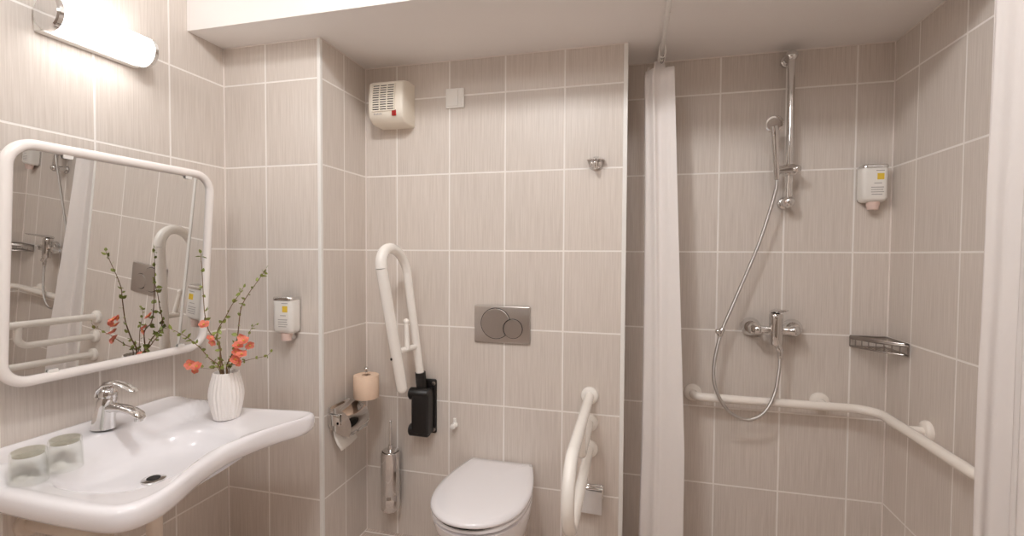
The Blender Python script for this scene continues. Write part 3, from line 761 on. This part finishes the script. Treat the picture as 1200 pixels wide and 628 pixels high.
# ------------------------------------------------------------------ wall-mounted support rail right of the toilet
GX, r_ = -.163, .0185
t = thing('support_rail', 'white three-bar support rail projecting from the wall right of the toilet', 'grab bar', (GX, YB, -.69))
z1, z2, z3 = -.580, -.692, -.800
b = nb(); pth = [(GX, YB - .005, z1), (GX, 1.385, z1 - .004)]
zc_, rz = (z1 + z3) / 2 - .002, (z1 - z3) / 2
pth += [(GX, 1.385 - rz * math.sin(PI * i / 20), zc_ + rz * math.cos(PI * i / 20)) for i in range(1, 20)]
pth += [(GX, 1.385, z3), (GX, YB - .005, z3)]
b = nb(); tube(b, pth, r_, 20); obj('outer_loop', b, M_bar, t)
b = nb(); tube(b, fillet([(GX, YB - .005, z2), (GX, 1.605, z2 - .002), (GX, 1.603, z1 - .005)], [0, .05, 0], 8), r_ * .93, 20); obj('inner_bar', b, M_bar, t)
for z in (z1, z2, z3):
    b = nb(); disc_flange(b, (GX, YB, z), (0, -1, 0), .036, .018); obj('flange', b, M_bar, t)
# low chrome holder behind it
hx, hz = -.158, -.995
t = thing('paper_holder', 'small chrome flap paper holder low behind the white support rail', 'toilet paper holder', (hx, YB, hz))
b = nb(); box(b, (hx - .055, YB - .008, hz - .01), (hx + .055, YB, hz + .048), .002); obj('wall_plate', b, M_chrome, t)
b = nb(); tube(b, [(hx - .052, YB - .014, hz + .034), (hx + .052, YB - .014, hz + .034)], .006, 12); obj('hinge_rod', b, M_chrome, t)
b = nb(); q = [Vector((p[0], 0, p[1])) for p in ((hx - .05, hz + .030), (hx + .05, hz + .026), (hx + .05, hz - .058), (hx - .05, hz - .054))]
loft(b, [[p + Vector((0, YB - .018 - (.02 if p.z < hz else 0), 0)) for p in q], [p + Vector((0, YB - .0205 - (.02 if p.z < hz else 0), 0)) for p in q]]); obj('flap', b, M_flap, t)
b = nb(); tube(b, spline([(hx - .066, YB - .004, hz + .01), (hx - .066, YB - .03, hz + .0), (hx - .062, YB - .042, hz - .018), (hx - .04, YB - .046, hz - .022)], 5), .0065, 12); obj('roll_arm', b, M_chrome, t)

# ------------------------------------------------------------------ curtain rail + curtains
RX, RY = .105, 1.485
t = thing('curtain_rail', 'white shower curtain rail fixed along the low ceiling', 'curtain rail', (RX, 1.8, ZC))
b = nb(); tube(b, fillet([(RX, YS - .002, ZC - .008), (RX, RY, ZC - .008), (XR - .002, RY, ZC - .008)], [0, .10, 0], 10), .008, 14); obj('rail', b, M_edge, t)
for yy in (2.10, 1.75):
    b = nb(); lathe(b, [(.012, 0), (.012, .004)], (RX, yy, ZC), (0, 0, -1), 16); obj('ceiling_fixing', b, M_edge, t)
def curtain(name, f, zt, zb, ns, nz, label):
    b = nb(); rows = []
    for j in range(nz + 1):
        k = j / nz; z = zt + (zb - zt) * k
        rows.append([f(i / ns, k, z) for i in range(ns + 1)])
    loft(b, rows, False, False, closed=False)
    o = obj(name, b, M_curtain, None, True, 180); sm = o.modifiers.new('thick', 'SOLIDIFY'); sm.thickness = .0016
    return o
LZT, LZB = .742, -1.235
def fl_(u, k, z):
    kk = min(1, k * 1.3)
    ph = 2 * PI * 3 * u - .5 * PI
    lo = .030 + .022 * kk + .012 * math.sin(3 * k + 1)
    hi = (.150 + .056 * kk) - (.045 + .045 * kk) * sstep(u, .25, .6)
    big = sstep(u, .36, .30)
    x = lo + ((hi - lo) * big + .028 * (1 - big)) * (.5 + .5 * math.sin(ph))
    w_ = (x - lo) / (hi - lo) if u < .168 else 1
    pl = .018 * math.exp(-((w_ - .27 - .06 * math.sin(2.2 * k)) / .09) ** 2) + .008 * math.sin(9 * w_ + 2.5 * k) * (1 - abs(2 * w_ - 1))
    yf = (1.985 - .045 * kk) + (.035 + .045 * kk) * (1 - (x - lo) / (hi - lo)) - pl * (u < .3) + .006 * math.sin(5 * k)
    y = yf if u < .168 else yf + .10 * (u - .168) + .018 * sstep(u, .168, .2)
    zz = z
    if k == 0: zz = z + (.030 if abs(math.sin(ph)) < .35 else 0)
    return Vector((x, y, zz))
t = thing('shower_curtain', 'white shower curtain gathered beside the partition edge', 'shower curtain', (.1, 1.95, LZB), 'white shower curtains')
o = curtain('cloth', fl_, LZT, LZB, 260, 60, ''); o.parent = t; o.location = -t.location
for i in range(4):
    y = 1.995 + .030 * i; hx_ = RX - .012 + .006 * (i % 2)
    b = nb(); tube(b, [(RX + .013 * math.cos(a), y + .003 * math.sin(a), ZC - .026 + .030 * math.sin(a)) for a in [2 * PI * q / 20 for q in range(20)]], .0024, 8, True); rg = obj('ring', b, M_plastic, t)
    b = nb(); tube(b, spline([(RX + .004, y, ZC - .046), (RX + .006, y - .004, ZC - .062), (RX - .002, y - .004, ZC - .078), (RX - .008, y, ZC - .070)], 5), .0018, 8); obj('hook', b, M_steel, rg)
def fr_(u, k, z):
    kk = k
    ph = 2 * PI * 3 * u
    x = .968 - (.085 + .004 * kk) * (.68 + .32 * math.cos(ph)) * (.8 + .2 * math.cos(ph * .5)) + .003 * math.sin(7 * k + 5 * u)
    y = 1.485 - .20 * u + .008 * math.sin(2 * ph) + .004 * math.sin(6 * k + 9 * u) + .009 * math.sin(4 * ph + 3 * k) * (.4 + .6 * k)
    return Vector((x, y, z))
t = thing('shower_curtain', 'white shower curtain bunched against the right wall at the picture edge', 'shower curtain', (.95, 1.47, LZB), 'white shower curtains')
o = curtain('cloth', fr_, .775, LZB, 140, 50, ''); o.parent = t; o.location = -t.location

# ------------------------------------------------------------------ shower riser rail, slider, hand shower, hose
SX, SY = .602, 2.118
zt, zb = .792, .214
t = thing('shower_rail', 'vertical chrome shower riser rail on the shower back wall', 'shower rail', (SX, YS, .5))
b = nb(); tube(b, [(SX, SY, zb), (SX, SY, (zt + zb) / 2), (SX, SY, zt)], .0135, 20); obj('pole', b, M_chrome, t)
for z in (zt, zb):
    b = nb(); sphere(b, (SX, SY, z), .023); tube(b, [(SX, SY, z), (SX, YS, z)], .0165, 18); lathe(b, [(.026, 0), (.026, .008), (.020, .014)], (SX, YS, z), (0, -1, 0), 24); obj('end_bracket', b, M_chrome, t, angle=60)
zs = .340
b = nb(); lathe(b, [(.021, -.022), (.024, -.018), (.024, .018), (.021, .022)], (SX, SY, zs), (0, 0, 1), 24); sl = obj('slider', b, M_chrome, t)
b = nb(); tube(b, [(SX + .004, SY - .02, zs), (SX - .052, SY - .024, zs - .002)], [.014, .017], 18); obj('holder_arm', b, M_chrome, sl)
b = nb(); lathe(b, [(.016, 0), (.017, .014), (.012, .022)], (SX + .012, SY - .018, zs), (.6, -.7, 0), 20); obj('clamp_knob', b, M_chrome, sl)
hb, ht = Vector((.551, SY - .026, .300)), Vector((.531, SY - .060, .500))
t = thing('hand_shower', 'chrome hand shower hooked in the slider of the riser rail', 'hand shower', tuple(hb))
dv = (ht - hb)
b = nb(); tube(b, spline([hb, hb + dv * .25, hb + dv * .6, hb + dv * .85, ht + Vector((-.004, -.006, .004))], 5), [.010, .0105, .011, .0115, .0115, .0120] + [.0125] * 4 + [.0135] * 5 + [.015] * 6, 18); obj('handle', b, M_chrome, t)
nd = Vector((-.45, -.85, -.30)).normalized()
b = nb(); lathe(b, [(.012, -.026), (.024, -.020), (.031, -.008), (.033, .004), (.031, .010), (.026, .011)], ht + Vector((0, .002, .012)), nd, 30); hd_ = obj('head', b, M_chrome, t, angle=60)
b = nb(); lathe(b, [(.025, .0), (.024, .0125), (.010, .0135)], ht + Vector((0, .002, .012)), nd, 30); obj('spray_face', b, M_steel, hd_)
hp = [(hb.x, hb.y, hb.z), (.549, 2.094, .262), (.528, 2.10, .17), (.495, 2.105, .050), (.450, 2.105, -.075), (.402, 2.10, -.200), (.357, 2.10, -.325), (.333, 2.095, -.45), (.338, 2.09, -.545), (.375, 2.085, -.622), (.425, 2.08, -.660), (.478, 2.08, -.663), (.525, 2.08, -.625), (.558, 2.085, -.555), (.573, 2.09, -.47), (.577, 2.092, -.405), (.577, 2.092, -.372)]
t = thing('shower_hose', 'looping chrome shower hose hanging down to the shower mixer', 'hose', (.45, 2.1, -.3))
b = nb(); tube(b, spline(hp, 8), .0066, 12); obj('hose', b, M_hose, t)
b = nb(); lathe(b, [(.009, -.018), (.012, -.012), (.012, .012), (.009, .018)], (.358, 2.10, -.318), (.35, 0, 1), 18); sphere(b, (.345, 2.092, -.315), .012); obj('hose_clip', b, M_chrome, t)
b = nb(); lathe(b, [(.009, -.02), (.0105, -.01), (.0105, .014), (.008, .02)], (.577, 2.092, -.392), (0, 0, 1), 16); obj('hose_nut', b, M_chrome, t)

# ------------------------------------------------------------------ shower mixer
MX, MZ, MY = .560, -.300, 2.095
t = thing('shower_mixer', 'chrome wall shower mixer with upright lever body', 'mixer', (MX, YS, MZ))
for x in (MX - .075, MX + .082):
    b = nb(); lathe(b, [(.038, 0), (.0385, .010), (.036, .022), (.030, .034), (.021, .043), (.016, .047), (.016, .07)], (x, YS, MZ), (0, -1, 0), 30); obj('wall_rosette', b, M_chrome, t, angle=60)
b = nb(); lathe(b, [(.018, 0), (.021, .006), (.021, .022), (.0165, .028), (.0165, .130), (.021, .136), (.021, .152), (.018, .158)], (MX - .079, MY, MZ), (1, 0, 0), 28); obj('mixer_body', b, M_chrome, t)
b = nb(); lathe(b, [(.022, -.058), (.024, -.052), (.025, -.01), (.025, .045), (.026, .050), (.026, .062), (.022, .068)], (MX, MY - .004, MZ), (0, 0, 1), 30); obj('cartridge', b, M_chrome, t)
b = nb(); sec = []
for y, z, w, h in ((.018, .072, .020, .010), (-.01, .078, .021, .010), (-.05, .082, .017, .007), (-.09, .088, .014, .005), (-.115, .092, .012, .004), (-.12, .093, .008, .002)):
    sec.append([Vector((MX + w * math.cos(2 * PI * i / 18), MY + y, MZ + z + h * math.sin(2 * PI * i / 18))) for i in range(18)])
loft(b, sec); obj('lever', b, M_chrome, t, angle=70)
b = nb(); tube(b, spline([(MX, MY - .006, MZ - .05), (MX + .008, MY - .012, MZ - .066), (MX + .015, MY - .013, MZ - .082)], 4), .013, 18); obj('outlet', b, M_chrome, t)

# ------------------------------------------------------------------ corner basket
t = thing('corner_basket', 'chrome wire corner basket in the shower corner', 'basket', (XR - .06, YS - .06, -.36))
def arc(z, s=1.0):
    pts = []
    for i in range(17):
        a = PI / 2 * i / 16
        k_ = i / 16; pts.append(Vector((XR - .008 - .125 * s * (.45 * math.cos(a) + .55 * (1 - k_)), YS - .008 - .155 * s * (.45 * math.sin(a) + .55 * k_), z)))
    return pts
zt_, zb_ = -.322, -.362
crn = lambda z: Vector((XR - .008, YS - .008, z))
b = nb(); tube(b, arc(zt_) + [crn(zt_)], .0034, 8, True); obj('top_ring', b, M_steel, t)
b = nb(); tube(b, arc(zb_) + [crn(zb_)], .0030, 8, True); obj('bottom_ring', b, M_steel, t)
b = nb(); A1, A0 = arc(zt_), arc(zb_)
for i in range(0, 17, 2): tube(b, [A0[i], A1[i]], .0022, 6)
for k in range(1, 9):
    s = k / 9; p = Vector((XR - .008 - .125 * s, YS - .008, zb_)); 
    e = Vector((XR - .008 - .125 * s, YS - .008 - .155 * (.45 * math.sqrt(max(0, 1 - s * s)) + .55 * (1 - s)), zb_)); tube(b, [p, e], .0018, 6)
obj('wires', b, M_steel, t)
# flat band
b = nb(); A2 = arc(zt_ - .002, 1.012); A3 = arc(zt_ - .011, 1.012); loft(b, [A2, A3], False, False, closed=False); o = obj('front_band', b, M_steel, t); sm = o.modifiers.new('thick', 'SOLIDIFY'); sm.thickness = .0015

# ------------------------------------------------------------------ shower grab rail
GZ = -.598; gy, gx = YS - .068, XR - .066
t = thing('shower_grab_rail', 'long ivory grab rail bent around the shower corner', 'grab bar', (.6, YS, GZ))
b = nb(); tube(b, fillet([(.262, YS - .004, GZ), (.262, gy, GZ), (gx, gy, GZ), (gx, 1.535, GZ), (XR - .004, 1.535, GZ)], [0, .035, .085, .035, 0], 9), .0172, 20); obj('rail', b, M_barw, t)
for x in (.750,):
    b = nb(); tube(b, [(x, gy, GZ), (x, YS, GZ)], .0155, 18); obj('post', b, M_barw, t)
b = nb(); tube(b, [(gx, 1.900, GZ), (XR, 1.900, GZ)], .0155, 18); obj('post', b, M_barw, t)
for p, a in (((.262, YS, GZ), (0, -1, 0)), ((.750, YS, GZ), (0, -1, 0)), ((XR, 1.900, GZ), (-1, 0, 0)), ((XR, 1.535, GZ), (-1, 0, 0))):
    b = nb(); disc_flange(b, p, a, .037, .018); obj('flange', b, M_barw, t)

# ------------------------------------------------------------------ lights
def point(name, loc, e, r, col):
    d = bpy.data.lights.new(name, 'POINT'); d.energy = e; d.shadow_soft_size = r; d.color = col
    o = bpy.data.objects.new(name, d); C.objects.link(o); o.location = loc; return o
point('ceiling_light', (-.45, .58, 1.235), 32, .08, (.99, .995, 1))
point('ceiling_light', (.28, .58, 1.235), 12, .08, (.99, .995, 1))
d = bpy.data.lights.new('front_fill_light', 'AREA'); d.shape = 'DISK'; d.size = .7; d.energy = 16; d.color = (.99, .995, 1)  # added soft fill, no real fitting: lightens the shadow band under the soffit
o = bpy.data.objects.new('front_fill_light', d); C.objects.link(o); o.location = (-.75, -.35, 1.26); o.rotation_euler = (math.radians(25), 0, 0)
w = bpy.data.worlds.new('room_world'); bpy.context.scene.world = w; w.use_nodes = True
w.node_tree.nodes['Background'].inputs[0].default_value = (.9, .85, .8, 1); w.node_tree.nodes['Background'].inputs[1].default_value = .05

# ------------------------------------------------------------------ camera
cd = bpy.data.cameras.new('camera'); cam = bpy.data.objects.new('camera', cd); C.objects.link(cam)
cd.sensor_width = 36; cd.sensor_fit = 'HORIZONTAL'; cd.lens = 36 * QF / 1200; cd.clip_start = .02
cy, sy, cp, sp = math.cos(QY), math.sin(QY), math.cos(QP), math.sin(QP)
r0 = Vector((cy, sy, 0)); fwd = Vector((-sy * cp, cy * cp, -sp)); u0 = r0.cross(fwd)
cr, sr = math.cos(QR), math.sin(QR)
r1 = r0 * cr - u0 * sr; u1 = r0 * sr + u0 * cr
cam.matrix_world = Matrix((r1, u1, -fwd)).transposed().to_4x4()
bpy.context.scene.camera = cam

# lift everything so that the floor is at z = 0
for o in list(bpy.context.scene.objects):
    if o.parent is None: o.location.z += -ZF

sc = bpy.context.scene
sc.view_settings.view_transform = 'Standard'
sc.view_settings.exposure = -0.04
sc.cycles.max_bounces = 10; sc.cycles.diffuse_bounces = 6; sc.cycles.glossy_bounces = 6; sc.cycles.transmission_bounces = 8
sc.cycles.sample_clamp_indirect = 6.0; sc.cycles.caustics_reflective = False
sc.cycles.use_denoising = True
